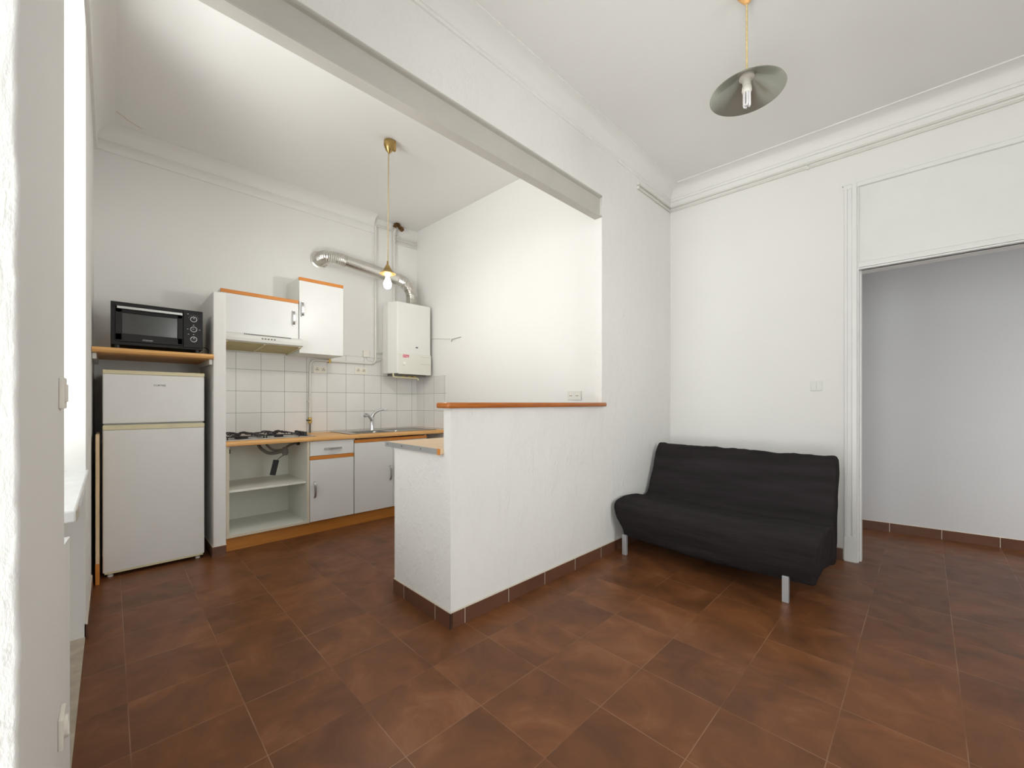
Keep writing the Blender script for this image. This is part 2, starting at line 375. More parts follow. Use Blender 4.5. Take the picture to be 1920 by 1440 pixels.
# rough plaster band of the pillar's edge and reveal toward the near window
bm = bmesh.new(); box(bm, (-0.861, -0.545, 0), (-0.845, YW+0.004, ZM+0.02), bev=0.006, seg=3)
bmesh.ops.subdivide_edges(bm, edges=[e for e in bm.edges if abs(e.verts[0].co.z-e.verts[1].co.z) > 1], cuts=160, use_grid_fill=True)
for v in bm.verts:
    if 0.02 < v.co.z < ZM: v.co += Vector(((noise.noise(v.co*9)+0.5*noise.noise(v.co*31))*0.0014, (noise.noise(v.co*11+Vector((5,0,0)))+0.7*noise.noise(v.co*37))*0.0026, 0))
struct('wall_window_reveal', bm, 'brushed', smooth=True)
bm = bmesh.new()
box(bm, (-0.857, -0.55, 2.85), (0.75, YW, ZM+0.05)); box(bm, (0.75, -0.55, 0), (XR+0.1, YW, ZM+0.05))
struct('wall_window_right', bm, 'wall')
# breast under the kitchen window (niche) and its stone floor strip
struct('wall_breast', B(((-3.04, -0.55, 0), (-1.885, -0.34, 0.83))), 'pillar')
struct('floor_niche', B(((-3.045, -0.345, 0.0), (-1.88, YW-0.002, 0.012))), 'beige')
def window(name, x0, x1, z0, z1, sill=None):
    y0, y1 = -0.42, -0.36
    fr = bmesh.new()
    for a, b in (((x0,y0,z0),(x0+.06,y1,z1)), ((x1-.06,y0,z0),(x1,y1,z1)), ((x0,y0,z0),(x1,y1,z0+.06)), ((x0,y0,z1-.06),(x1,y1,z1)), (((x0+x1)/2-.05,y0,z0),((x0+x1)/2+.05,y1,z1))): box(fr, a, b, 0.004, 1)
    for k in (1, 2):
        z = z0+(z1-z0)*k/3; box(fr, (x0, y0+.015, z-.015), (x1, y1-.015, z+.015))
    o = struct(name, fr, 'trim')
    obj('pane', B(((x0+.05, -0.393, z0+.05), (x1-.05, -0.387, z1-.05))), 'glass', o)
    return o
w1 = window('window_1', -3.04, -1.66, 0.87, 3.16)
obj('window_sill', B(((-3.06, -0.45, 0.832), (-1.93, -0.078, 0.872)), bev=0.006), 'sill', w1)
obj('sill_edge', B(((-2.05, -0.079, 0.835), (-1.932, -0.0765, 0.870))), 'beige', w1)
w2 = window('window_2', -0.857, 0.75, 0.0, 2.85)
# corridor behind the door opening
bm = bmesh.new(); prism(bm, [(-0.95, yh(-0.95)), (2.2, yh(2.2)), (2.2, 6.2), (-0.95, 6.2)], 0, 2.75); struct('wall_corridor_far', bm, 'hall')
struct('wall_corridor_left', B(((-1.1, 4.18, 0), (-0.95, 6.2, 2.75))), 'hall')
struct('wall_corridor_right', B(((2.1, 4.30, 0), (2.25, 4.7, 2.75)), ((2.1, 5.45, 0), (2.25, 6.2, 2.75)), ((2.1, 4.7, 2.15), (2.25, 5.45, 2.75))), 'hall')  # unseen doorway added in this wall to light the corridor
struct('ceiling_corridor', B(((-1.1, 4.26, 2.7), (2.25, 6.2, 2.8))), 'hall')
# steel channel over the kitchen opening
bm = bmesh.new()
prof = [(XP+0.002, 2.69), (XP+0.004, 2.697), (XP-0.002, 2.702), (XP-0.018, 2.706), (XP-0.018, 2.842), (XP-0.002, 2.848), (XP+0.004, 2.853), (XP+0.002, 2.862), (XP-TP, 2.862), (XP-TP, 2.69)]
prism(bm, prof, -0.12, 2.776, axis=1); 
struct('trim_1', bm, 'beam')
# coving of the main room
cz = [(0, 3.225), (0.009, 3.228), (0.012, 3.24), (0.008, 3.25)]
for k in range(7):
    a = k/6*PI/2; cz.append((0.012+0.10*(1-math.cos(a)), 3.252+0.09*math.sin(a)))
cz += [(0.125, ZM-0.008), (0.125, ZM+0.004), (0, ZM+0.004)]
bm = bmesh.new(); sweep(bm, cz, [(XP, YW), (XP, yb(XP)), (XR, yb(XR)), (XR, YW)][::-1]); struct('trim_2', bm, 'ceil', smooth=True)
# coving of the kitchen
ck = [(0, 3.218), (0.016, 3.221), (0.02, 3.232), (0.02, 3.296), (0.012, 3.306), (0.018, 3.312)]
for k in range(6):
    a = k/5*PI/2; ck.append((0.018+0.10*(1-math.cos(a)), 3.315+0.092*math.sin(a)))
ck += [(0.118, ZK+0.004), (0, ZK+0.004)]
bm = bmesh.new(); sweep(bm, ck, [(XL, 2.22), (XL, YW), (-1.9, YW)]); struct('trim_3', bm, 'ceil', smooth=True)
# skirting
def skirt(name, pts, m, h=0.083):
    bm = bmesh.new(); sweep(bm, [(-0.004, 0), (0.009, 0), (0.009, h), (-0.004, h)], pts); o = struct(name, bm, m)
    bm = bmesh.new(); sweep(bm, [(-0.004, h-0.001), (0.0075, h-0.001), (0.002, h+0.005), (-0.004, h+0.005)], pts); obj('grout_line', bm, 'grout', o)
skirt('baseboard_partition', [(XP, yb(XP)), (XP, 1.31)], 'base_y')
skirt('baseboard_stub', [(XP+0.009, 1.31), (-2.41, 1.31)], 'base_x')
struct('baseboard_corner', B(((XP+0.0085, 1.297, 0.003), (XP+0.0125, 1.3015, 0.085))), 'blackplastic')
skirt('baseboard_back', [(-0.45, yb(-0.45)), (XP, yb(XP))], 'base_x')
skirt('baseboard_nib', [(-3.94, 0.663), (-3.94, 0.579), (-4.3, 0.579)], 'base_x', 0.08)
skirt('baseboard_corridor', [(2.1, yh(2.1)), (-0.95, yh(-0.95))], 'base_x')
skirt('baseboard_window', [(-3.88, YW), (-3.04, YW)], 'base_x', 0.075)
# wall tiling behind the worktop
struct('wall_tiling', B(((XL-0.002, 0.664, 0.90), (XL+0.008, 2.795, 1.749))), 'tile_y')
bm = bmesh.new(); P4 = [(XL, yk(XL)-0.008), (-3.955, yk(-3.955)-0.008), (-3.955, yk(-3.955)+0.002), (XL, yk(XL)+0.002)]; prism(bm, P4, 0.90, 1.54); struct('wall_tiling_return', bm, 'tile_x')
# door frame: architraves, overdoor panel, head
def yq(x, o): return yb(x)-o
bm = bmesh.new()
prism(bm, [(-0.445, yq(-0.445, 0)), (-0.445, yq(-0.445, .012)), (-0.436, yq(-.436, .024)), (-0.424, yq(-.424, .026)), (-0.420, yq(-.42, .016)), (-0.398, yq(-.398, .02)), (-0.392, yq(-.392, .028)), (-0.366, yq(-.366, .028)), (-0.362, yq(-.362, .018)), (-0.355, yq(-.355, .016)), (-0.355, yq(-.355, -.16)), (-0.375, yq(-.375, -.16)), (-0.375, yq(-.375, 0))], 0, 2.90)
d1 = struct('door_1', bm, 'trim')
bm = bmesh.new(); prism(bm, [(DX1, yq(DX1, -.16)), (DX1, yq(DX1, .016)), (DX1+.02, yq(DX1+.02, .028)), (DX1+.08, yq(DX1+.08, .024)), (DX1+.09, yq(DX1+.09, 0)), (DX1+.02, yq(DX1+.02, 0)), (DX1+.02, yq(DX1+.02, -.16))], 0, 2.90); obj('door_jamb', bm, 'trim', d1)
bm = bmesh.new(); skewbox(bm, DX0, DX1, 2.292, 2.865, yb, 0.03, 0.002); skewbox(bm, DX0, DX1, 2.235, 2.30, yb, 0.02, 0.02); obj('overdoor_panel', bm, 'trim', d1)
bm = bmesh.new(); skewbox(bm, DX0-0.09, DX1+0.09, 2.865, 2.90, yb, 0.03, -0.024); skewbox(bm, DX0-0.098, DX1+0.098, 2.895, 2.91, yb, 0.03, -0.028); obj('architrave_head', bm, 'trim', d1)
bm = bmesh.new(); skewbox(bm, DX0, DX1, 2.250, 2.288, yb, 0.17, -0.010); skewbox(bm, DX0, DX1, DZ, 2.246, yb, 0.17, -0.014); obj('door_head', bm, 'trim', d1)
bm = bmesh.new(); skewbox(bm, DX0-0.085, DX0-0.012, 0, 0.19, yb, 0.03, -0.032); obj('plinth_block', bm, 'trim', d1)
bm = bmesh.new(); skewbox(bm, DX0-0.001, DX0+0.012, 0, DZ, yb, 0.06, 0.03); obj('door_stop', bm, 'trim', d1)
bm = bmesh.new(); skewbox(bm, DX0-0.028, DX0-0.014, 1.045, 1.14, yb, 0.004, -0.031); obj('latch_plate', bm, 'trim', d1)
# ================================================================ THINGS
# --- varnished ledge on the half wall
bm = bmesh.new(); box(bm, (-1.885, 1.272, 1.190), (-1.768, 2.80, 1.221), bev=0.009, seg=3)
tag(obj('ledge_board', bm, 'ledge', smooth=True), 'varnished reddish wooden board capping the white half wall', 'shelf board')
# --- small breakfast table board
t = thing('breakfast_bar', 'small beige table board with grey metal edge on the end of the half wall', 'table board', (-2.15, 1.35, 0.935))
obj('tabletop', B(((-2.488, 1.289, 0.936), (-1.866, 1.98, 0.964))), 'table', t)
e = obj('edge_strip', B(((-2.49, 1.285, 0.934), (-1.893, 1.2895, 0.965))), 'edge', t)
bm = bmesh.new()
for x in (-2.455, -2.275, -2.06): obj('screw', Lt([(0.0045, -0.001), (0.0045, 0.001)], (x, 1.2849, 0.951), 12, axis=1), 'dark', e)
obj('corner_block', B(((-1.892, 1.284, 0.932), (-1.866, 1.2885, 0.966))), 'orange', t)
# --- fridge freezer
fx, fy0, fy1 = -3.99, -0.038, 0.530
t = thing('fridge_freezer', 'white two-door fridge freezer with yellowed cream trims, in the recess under the oven shelf', 'fridge', (-4.26, 0.246, 0))
obj('body', B(((-4.54, fy0+.004, 0.03), (fx-.045, fy1-.004, 1.445)), bev=0.006), 'fridge', t)
dr = obj('freezer_door', B(((fx-.042, fy0, 1.072), (fx, fy1, 1.424)), bev=0.008, seg=3), 'fridge', t)
obj('top_trim', B(((fx-.044, fy0, 1.422), (fx+.003, fy1, 1.45)), bev=0.004), 'cream', dr)
text_mesh('badge', 'CURTISS', 0.018, 'dark', dr, (fx+0.001, 0.262, 1.347), FX)
dr = obj('fridge_door', B(((fx-.042, fy0, 0.035), (fx, fy1, 1.030)), bev=0.008, seg=3), 'fridge', t)
bm = bmesh.new(); box(bm, (fx-.042, fy0, 1.028), (fx+.004, fy1, 1.062), bev=0.004); obj('handle_trim', bm, 'cream', dr)
obj('lower_trim', B(((fx-.03, fy0+.01, 0.026), (fx+.002, fy1-.01, 0.038))), 'cream', dr)
for y in (0.0, 0.49): obj('foot', Lt([(0.016, 0), (0.016, 0.012), (0.01, 0.013), (0.01, 0.032)], (fx-.03, y, 0), 14), 'white', t)
# --- leaning wooden strips by the fridge
t = thing('leaning_board', 'narrow pale wooden board standing upright between fridge and window wall', 'board', (-3.89, -0.066, 0))
obj('plank', B(((-4.25, -0.070, 0.14), (-3.885, -0.052, 1.005)), bev=0.002), 'strip', t)
obj('lower_end', B(((-4.25, -0.071, 0.0), (-3.884, -0.0515, 0.14)), bev=0.002), 'orange', t)
# --- oven shelf
t = thing('oven_shelf', 'beech shelf across the fridge recess carrying the mini oven', 'shelf', (-4.25, 0.24, 1.56))
bm = bmesh.new(); prism(bm, [(-4.58, 1.562), (-3.925, 1.562), (-3.912, 1.567), (-3.905, 1.58), (-3.912, 1.594), (-3.925, 1.60), (-4.58, 1.60)], -0.088, 0.577, axis=1)
obj('board', bm, 'counter', t)
for y0, y1 in ((-0.088, -0.066), (0.555, 0.577)): obj('cleat', B(((-4.55, y0, 1.52), (-3.96, y1, 1.561)), bev=0.003), 'white', t)
# --- mini oven
ox, oy0, oy1, oz0, oz1 = -3.965, 0.003, 0.517, 1.630, 1.930
t = thing('mini_oven', 'black mini oven with three dials on the shelf above the fridge', 'oven', (-4.14, 0.26, 1.60))
bm = bmesh.new(); D = -4.34; wy = 0.395
box(bm, (D, oy0, oz0), (ox-.02, oy0+.02, oz1)); box(bm, (D, wy, oz0), (ox-.02, oy1, oz1)); box(bm, (D, oy0+.02, oz0), (ox-.02, wy, oz0+.02)); box(bm, (D, oy0+.02, oz1-.02), (ox-.02, wy, oz1)); box(bm, (D, oy0+.02, oz0+.02), (D+.02, wy, oz1-.02))
obj('casing', bm, 'black', t)
bm = bmesh.new(); box(bm, (D+.02, oy0+.021, oz0+.021), (D+.026, wy-.001, oz1-.021)); box(bm, (D+.02, oy0+.021, oz0+.021), (ox-.03, oy0+.026, oz1-.021)); box(bm, (D+.02, wy-.006, oz0+.021), (ox-.03, wy-.001, oz1-.021)); box(bm, (D+.02, oy0+.021, oz0+.021), (ox-.03, wy-.001, oz0+.026)); box(bm, (D+.02, oy0+.021, oz1-.026), (ox-.03, wy-.001, oz1-.021))
obj('cavity', bm, 'grey', t)
bm = bmesh.new()
for y in [oy0+.03+k*.024 for k in range(15)]: tube(bm, [(D+.03, y, oz0+.105), (ox-.035, y, oz0+.105)], 0.0016, 6)
tube(bm, [(ox-.035, oy0+.027, oz0+.105), (ox-.035, wy-.007, oz0+.105)], 0.0022, 6)
obj('rack', bm, 'alu', t)
bm = bmesh.new(); fy = wy-.004
box(bm, (ox-.018, oy0+.022, oz0+.022), (ox, fy, oz0+.078), .003); box(bm, (ox-.018, oy0+.022, oz1-.075), (ox, fy, oz1-.018), .003); box(bm, (ox-.018, oy0+.022, oz0+.03), (ox, oy0+.057, oz1-.03), .003); box(bm, (ox-.018, fy-.03, oz0+.03), (ox, fy, oz1-.03), .003)
dr = obj('door', bm, 'black', t)
obj('window', B(((ox-.012, oy0+.05, oz0+.07), (ox-.006, fy-.025, oz1-.068))), 'ovenglass', dr)
obj('handle', B(((ox+.012, oy0+.03, oz1-.052), (ox+.026, fy-.002, oz1-.034)), ((ox-.001, oy0+.045, oz1-.049), (ox+.014, oy0+.057, oz1-.037)), ((ox-.001, fy-.03, oz1-.049), (ox+.014, fy-.018, oz1-.037)), bev=0.002), 'alu', dr)
text_mesh('lettering', 'OCEANIC', 0.013, 'lamp_white', dr, (ox+.001, 0.195, oz0+.040), FX)
bm = bmesh.new(); box(bm, (ox-.022, oy0-.001, oz0-.001), (ox-.014, oy1+.001, oz1+.001), .003); obj('front_frame', bm, 'black', t)
p = obj('control_panel', B(((ox-.016, wy+.002, oz0+.012), (ox-.004, oy1-.006, oz1-.01)), bev=0.003), 'black', t)
for k, z in enumerate((oz0+.232, oz0+.155, oz0+.078)):
    kn = obj('dial', Lt([(0.017, 0.0), (0.0165, 0.014), (0.013, 0.018)], (ox-.003, 0.459, z), 24, axis=0), 'blackplastic', t, smooth=True)
    bm = bmesh.new(); lathe(bm, [(0.021, -0.001), (0.021, 0.006), (0.0172, 0.007), (0.0172, -0.001)], (ox-.003, 0.459, z), 28, axis=0, cap=False); obj('ring', bm, 'lamp_white', kn)
    d = (0.006, 0) if k == 1 else (0, 0.006)
    obj('pointer', B(((ox+.014, 0.459-d[0]-.002*(k != 1)-.003*(k == 1), z+d[1]-.003*(k != 1)-.002*(k == 1)), (ox+.0165, 0.459-d[0]+.002*(k != 1)+.003*(k == 1), z+d[1]+.005*(k != 1)+.002*(k == 1)))), 'lamp_white', kn)
for k in range(7):
    a = PI*0.12+k*PI*0.76/6; bm = bmesh.new(); box(bm, (ox-.004, 0.459+.032*math.cos(a)-.0012, oz0+.232+.032*math.sin(a)-.0012), (ox-.0034, 0.459+.032*math.cos(a)+.0012, oz0+.232+.032*math.sin(a)+.0012)); obj('dial_mark', bm, 'lamp_white', p)
for yy, zz in ((0.423, .155), (0.496, .155), (0.459, .188), (0.459, .116), (0.428, .116), (0.425, .282-.012)): obj('dial_mark', B(((ox-.004, yy-.004, oz0+zz-.0015), (ox-.0034, yy+.004, oz0+zz+.0015))), 'lamp_white', p)
for x in (-4.30, -4.0):
    for y in (0.035, 0.485): obj('foot', Lt([(0.014, 0), (0.014, 0.03)], (x, y, 1.60), 14), 'blackplastic', t)
obj('power_cord', T(smooth_path([(-4.2, 0.517, 1.66), (-4.1, 0.545, 1.665), (-4.02, 0.556, 1.64), (-4.0, 0.556, 1.612), (-4.1, 0.55, 1.604), (-4.4, 0.545, 1.604)]), 0.003, 8), 'blackplastic', t, smooth=True)
# --- handles
def bow_handle(x, y, z, vertical=True, length=0.15):
    """bow handle standing proud of a front at x"""
    bm = bmesh.new(); n = 10
    for k in range(n):
        pass
    A = []
    for k in range(n+1):
        s = (k/n-.5); A.append((0.006+0.022*(1-(2*s)**4)*1.0, s*length))
    rows = []
    for d, s in A:
        wv = 0.009
        q = []
        for (du, dw) in ((0, -wv), (0.005, -wv), (0.005, wv), (0, wv)):
            q.append(bm.verts.new((x+d+du-0.004, y+dw, z+s) if vertical else (x+d+du-0.004, y+s, z+dw)))
        rows.append(q)
    fs = []
    for a, b in zip(rows, rows[1:]):
        for k in range(4): fs.append(bm.faces.new((a[k], a[(k+1) % 4], b[(k+1) % 4], b[k])))
    fs += [bm.faces.new(rows[0]), bm.faces.new(rows[-1])]
    for s in (-.47*length, .47*length):
        c = (y, z+s) if vertical else (y+s, z)
        box(bm, (x-0.0005, c[0]-.006, c[1]-.006), (x+.012, c[0]+.006, c[1]+.006))
    bmesh.ops.recalc_face_normals(bm, faces=bm.faces[:])
    return bm
# --- wall cabinets
def wall_cabinet(name, label, y0, y1, z0, z1, hy, hz, hinge_gap):
    fxx = -4.20
    t = thing(name, label, 'cabinet', (-4.39, (y0+y1)/2, z0))
    bm = bmesh.new(); box(bm, (XL+.001, y0, z0), (fxx-.02, y0+.016, z1)); box(bm, (XL+.001, y1-.016, z0), (fxx-.02, y1, z1)); box(bm, (XL+.001, y0+.016, z0), (fxx-.02, y1-.016, z0+.016)); box(bm, (XL+.001, y0+.016, z1-.016), (fxx-.02, y1-.016, z1)); box(bm, (XL+.001, y0+.016, z0+.016), (XL+.006, y1-.016, z1-.016))
    obj('carcass', bm, 'melin', t)
    d = obj('door', B(((fxx-.018, y0+.001, z0+.001), (fxx, y1-.001, z1-.032)), bev=0.0015, seg=1), 'melamine', t)
    obj('handle', bow_handle(fxx, hy, hz, True, 0.14), 'alu', d, smooth=True)
    obj('top_trim', B(((fxx-.018, y0, z1-.031), (fxx+.001, y1, z1)), bev=0.001, seg=1), 'orange', t)
    return t
wall_cabinet('wall_cabinet', 'low white wall cabinet with orange top strip above the extractor hood', 0.668, 1.281, 1.828, 2.195, 1.235, 2.02, 0)
tc = wall_cabinet('wall_cabinet', 'taller white wall cabinet with orange top strip, between hood and boiler', 1.286, 1.706, 1.697, 2.424, 1.312, 2.115, 0)
# --- extractor hood
t = thing('range_hood', 'white extractor hood with yellowed filters under the low wall cabinet', 'hood', (-4.3, 0.97, 1.70))
bm = bmesh.new(); prism(bm, [(XL+.009, 1.70), (XL+.009, 1.822), (-4.185, 1.826), (-4.13, 1.82), (-4.095, 1.80), (-4.08, 1.775), (-4.085, 1.75), (-4.10, 1.742), (-4.13, 1.742), (-4.13, 1.755), (XL+.03, 1.725), (XL+.03, 1.70)], 0.672, 1.285, axis=1)
obj('casing', bm, 'white', t, smooth=True)
bm = bmesh.new(); prism(bm, [(XL+.032, 1.722), (XL+.032, 1.712), (-4.13, 1.738), (-4.13, 1.75)], 0.69, 0.972, axis=1); obj('filter', bm, 'filter', t)
bm = bmesh.new(); prism(bm, [(XL+.032, 1.722), (XL+.032, 1.712), (-4.13, 1.738), (-4.13, 1.75)], 0.988, 1.268, axis=1); obj('filter', bm, 'filter', t)
bm = bmesh.new(); prism(bm, [(XL+.032, 1.722), (XL+.032, 1.706), (-4.13, 1.732), (-4.13, 1.75)], 0.973, 0.987, axis=1); obj('filter_rail', bm, 'cream', t); bm = bmesh.new(); prism(bm, [(XL+.01, 1.722), (XL+.01, 1.70), (-4.13, 1.728), (-4.13, 1.75)], 1.269, 1.283, axis=1); obj('filter_frame', bm, 'cream', t)
bm = bmesh.new()
for k in range(30):
    y = 0.82+k*0.0125; prism(bm, [(-4.128, 1.8205), (-4.122, 1.819), (-4.104, 1.808), (-4.106, 1.807), (-4.124, 1.8175)], y, y+.006, axis=1)
obj('vent_slots', bm, 'dark', t)
for k in range(5): obj('button', B(((-4.083, 0.945+k*.024, 1.776), (-4.0765, 0.957+k*.024, 1.784))), 'dark', t)
for y in (0.69, 1.262): obj('hinge_knob', Lt([(0.012, -0.012), (0.012, 0.012)], (-4.115, y, 1.742), 16, axis=1), 'cream', t)
# --- base units
CX0 = -3.985
t = thing('open_base_cabinet', 'doorless white base cabinet with one shelf under the gas hob', 'cabinet', (-4.28, 1.0, 0))
bm = bmesh.new()
box(bm, (XL+.02, 0.672, 0.113), (CX0-.002, 0.690, 0.862)); box(bm, (XL+.02, 1.289, 0.113), (CX0-.002, 1.307, 0.862)); box(bm, (XL+.02, 0.690, 0.113), (CX0-.002, 1.289, 0.131)); box(bm, (XL+.02, 0.690, 0.131), (XL+.03, 1.289, 0.862))
obj('carcass', bm, 'melin', t)
obj('edge_band', B(((CX0-.003, 0.671, 0.112), (CX0, 0.691, 0.862)), ((CX0-.003, 1.288, 0.112), (CX0, 1.308, 0.862)), ((CX0-.003, 0.691, 0.112), (CX0, 1.288, 0.132))), 'creamedge', t)
obj('shelf', B(((XL+.03, 0.691, 0.478), (CX0-.03, 1.288, 0.496))), 'melin', t)
obj('hinge_plate', B(((CX0-.06, 0.690, 0.80), (CX0-.02, 0.703, 0.835)), bev=.002), 'blackplastic', t)
def base_carcass(t, y0, y1):
    bm = bmesh.new()
    box(bm, (XL+.02, y0, 0.113), (CX0-.021, y0+.016, 0.862)); box(bm, (XL+.02, y1-.016, 0.113), (CX0-.021, y1, 0.862)); box(bm, (XL+.02, y0+.016, 0.113), (CX0-.021, y1-.016, 0.13)); box(bm, (XL+.02, y0+.016, 0.13), (XL+.03, y1-.016, 0.862))
    obj('carcass', bm, 'melin', t)
t = thing('drawer_base_cabinet', 'narrow white base cabinet with one drawer over a door, beside the open unit', 'cabinet', (-4.28, 1.515, 0))
base_carcass(t, 1.3085, 1.7255)
d = obj('drawer', B(((CX0-.019, 1.313, 0.724), (CX0, 1.722, 0.860)), bev=.0015, seg=1), 'melamine', t); obj('handle', bow_handle(CX0, 1.52, 0.784, False, 0.16), 'alu', d, smooth=True)
obj('trim_strip', B(((CX0-.019, 1.312, 0.688), (CX0+.001, 1.723, 0.721)), bev=.001, seg=1), 'orange', t)
d = obj('door', B(((CX0-.019, 1.313, 0.115), (CX0, 1.722, 0.686)), bev=.0015, seg=1), 'melamine', t); obj('handle', bow_handle(CX0, 1.352, 0.411), 'alu', d, smooth=True)
t = thing('sink_base_cabinet', 'wide white base cabinet with orange rail under the sink, partly behind the table board', 'cabinet', (-4.28, 2.15, 0))
base_carcass(t, 1.7275, 2.57)
for y0, y1, hy in ((1.731, 2.148, 2.114), (2.153, 2.567, 2.187)):
    d = obj('door', B(((CX0-.019, y0, 0.115), (CX0, y1, 0.815)), bev=.0015, seg=1), 'melamine', t); obj('handle', bow_handle(CX0, hy, 0.48), 'alu', d, smooth=True)
obj('trim_strip', B(((CX0-.019, 1.731, 0.818), (CX0+.001, 2.567, 0.85)), bev=.001, seg=1), 'orange', t)
tag(obj('plinth_board', B(((-4.03, 0.668, 0.0), (-4.012, 2.60, 0.111)), bev=.001, seg=1), 'plinth'), 'long brown wooden kick board along the foot of the base cabinets', 'plinth')
# --- worktop with cut-out for the bowl
WX1 = -3.958
t = thing('worktop', 'beech worktop along the tiled kitchen wall', 'worktop', (-4.27, 1.73, 0.863))
bm = bmesh.new()
def cs(y0, y1, x0=XL+.009):
    prism(bm, [(x0, 0.863), (WX1-.012, 0.863), (WX1-.003, 0.867), (WX1, 0.882), (WX1-.003, 0.898), (WX1-.012, 0.902), (x0, 0.902)], y0, y1, axis=1)
SY0, SY1, SX0, SX1 = 1.80, 2.20, -4.39, -4.10
cs(0.6645, SY0); cs(SY1, 2.81); cs(SY0, SY1, SX1)
box(bm, (XL+.009, SY0, 0.863), (SX0, SY1, 0.902))
obj('board', bm, 'counter', t)
# --- sink
t = thing('sink', 'stainless steel sink with drainer set into the worktop by the far corner', 'sink', (-4.3, 2.2, 0.902))
bm = bmesh.new(); z0 = 0.9025
ys = [1.70, SY0+.004, SY1-.004, 2.74]; xs = [-4.54, SX0+.004, SX1-.004, -4.05]
for i in range(3):
    for j in range(3):
        if i == 1 and j == 1: continue
        box(bm, (xs[i], ys[j], z0), (xs[i+1], ys[j+1], z0+.0025))
for a, b in (((-4.54, 1.70, z0), (-4.533, 2.74, z0+.006)), ((-4.057, 1.70, z0), (-4.05, 2.74, z0+.006)), ((-4.54, 1.70, z0), (-4.05, 1.707, z0+.006)), ((-4.54, 2.733, z0), (-4.05, 2.74, z0+.006))): box(bm, a, b)
obj('rim', bm, 'steel', t)
bm = bmesh.new(); x0, x1, y0, y1 = SX0+.005, SX1-.005, SY0+.005, SY1-.005
zz = 0.78
for a, b in (((x0, y0, zz), (x0+.003, y1, z0)), ((x1-.003, y0, zz), (x1, y1, z0)), ((x0, y0, zz), (x1, y0+.003, z0)), ((x0, y1-.003, zz), (x1, y1, z0)), ((x0, y0, zz-.003), (x1, y1, zz))): box(bm, a, b)
obj('bowl', bm, 'steel', t)
bm = bmesh.new()
for k in range(9): box(bm, (-4.47+k*.042, 2.25, z0+.002), (-4.462+k*.042, 2.70, z0+.0045), .001, 1)
obj('drainer_ribs', bm, 'steel', t)
for y in (1.99, 2.24): obj('drain_plug', Lt([(0.02, 0), (0.018, .01), (0.008, .014)], (-4.09, y, z0+.002), 18), 'chrome', t, smooth=True)
# --- faucet
t = thing('kitchen_faucet', 'chrome mixer tap with pull-out spout standing at the sink', 'tap', (-4.44, 2.13, 0.905))
obj('column', Lt([(0.026, 0), (0.026, .006), (0.024, .012), (0.023, .10), (0.024, .125), (0.020, .15), (0.010, .16)], (-4.44, 2.13, 0.9056), 24), 'chrome', t, smooth=True)
obj('spout', T(smooth_path([(-4.44, 2.13, 1.01), (-4.405, 2.09, 1.05), (-4.36, 2.045, 1.078), (-4.325, 2.01, 1.085)]), 0.016, 14, None), 'chrome', t, smooth=True)
obj('spray_head', T([(-4.335, 2.02, 1.083), (-4.31, 1.995, 1.088), (-4.30, 1.985, 1.07)], 0.019, 14), 'chrome', t, smooth=True)
pl = smooth_path([(-4.44, 2.13, 1.05), (-4.43, 2.15, 1.095), (-4.41, 2.185, 1.125), (-4.38, 2.235, 1.14), (-4.35, 2.27, 1.142)])
obj('lever', T(pl, 0.014, 12, lambda i: 0.021-0.014*i/(len(pl)-1)), 'chrome', t, smooth=True)
# --- gas hob
t = thing('gas_hob', 'four-burner gas hob with dark pan supports on the worktop', 'hob', (-4.27, 1.02, 0.902))
HY0, HY1, HX0, HX1 = 0.675, 1.375, -4.50, -4.02
bm = bmesh.new(); box(bm, (HX0, HY0, 0.9025), (HX1, HY1, 0.910), bev=.003); obj('plate', bm, 'steel', t)
for i, (x, y, r) in enumerate(((-4.16, 0.81, .05), (-4.38, 0.81, .038), (-4.16, 1.10, .038), (-4.38, 1.10, .045))):
    bu = obj('burner', Lt([(r, 0), (r, .010), (r*.8, .012), (r*.8, .018), (r*.3, .021)], (x, y, 0.910), 24), 'iron', t, smooth=True)
for i, y0 in enumerate((0.69, 0.975)):
    bm = bmesh.new(); zt = 0.946; r = 0.0052; y1 = y0+.265
    ring = round_corners([(-4.05, y0, zt-.012), (-4.05, y1, zt-.012), (-4.48, y1, zt-.012), (-4.48, y0, zt-.012), (-4.05, y0, zt-.012)], .03)
    tube(bm, ring, r, 8)
    for x in (-4.16, -4.38):
        ym = (y0+y1)/2
        for a in range(4):
            an = PI/4+a*PI/2; ca, sa = math.cos(an), math.sin(an)
            tube(bm, smooth_path([(x+ca*.125*0.82, ym+sa*.125, zt-.014), (x+ca*.095, ym+sa*.095, zt+.002), (x+ca*.03, ym+sa*.03, zt)]), r, 8)
    for x in (-4.05, -4.265, -4.48):
        for y in (y0, y1): tube(bm, [(x, y, zt-.012), (x, y, 0.908)], r, 8)
    obj('pan_support', bm, 'iron', t, smooth=True)
for k, x in enumerate((-4.10, -4.18, -4.26, -4.34)):
    obj('knob', Lt([(0.022, 0), (0.022, .006), (0.018, .010), (0.017, .034), (0.014, .037)], (x, 1.305, 0.910), 20), 'blackplastic', t, smooth=True)
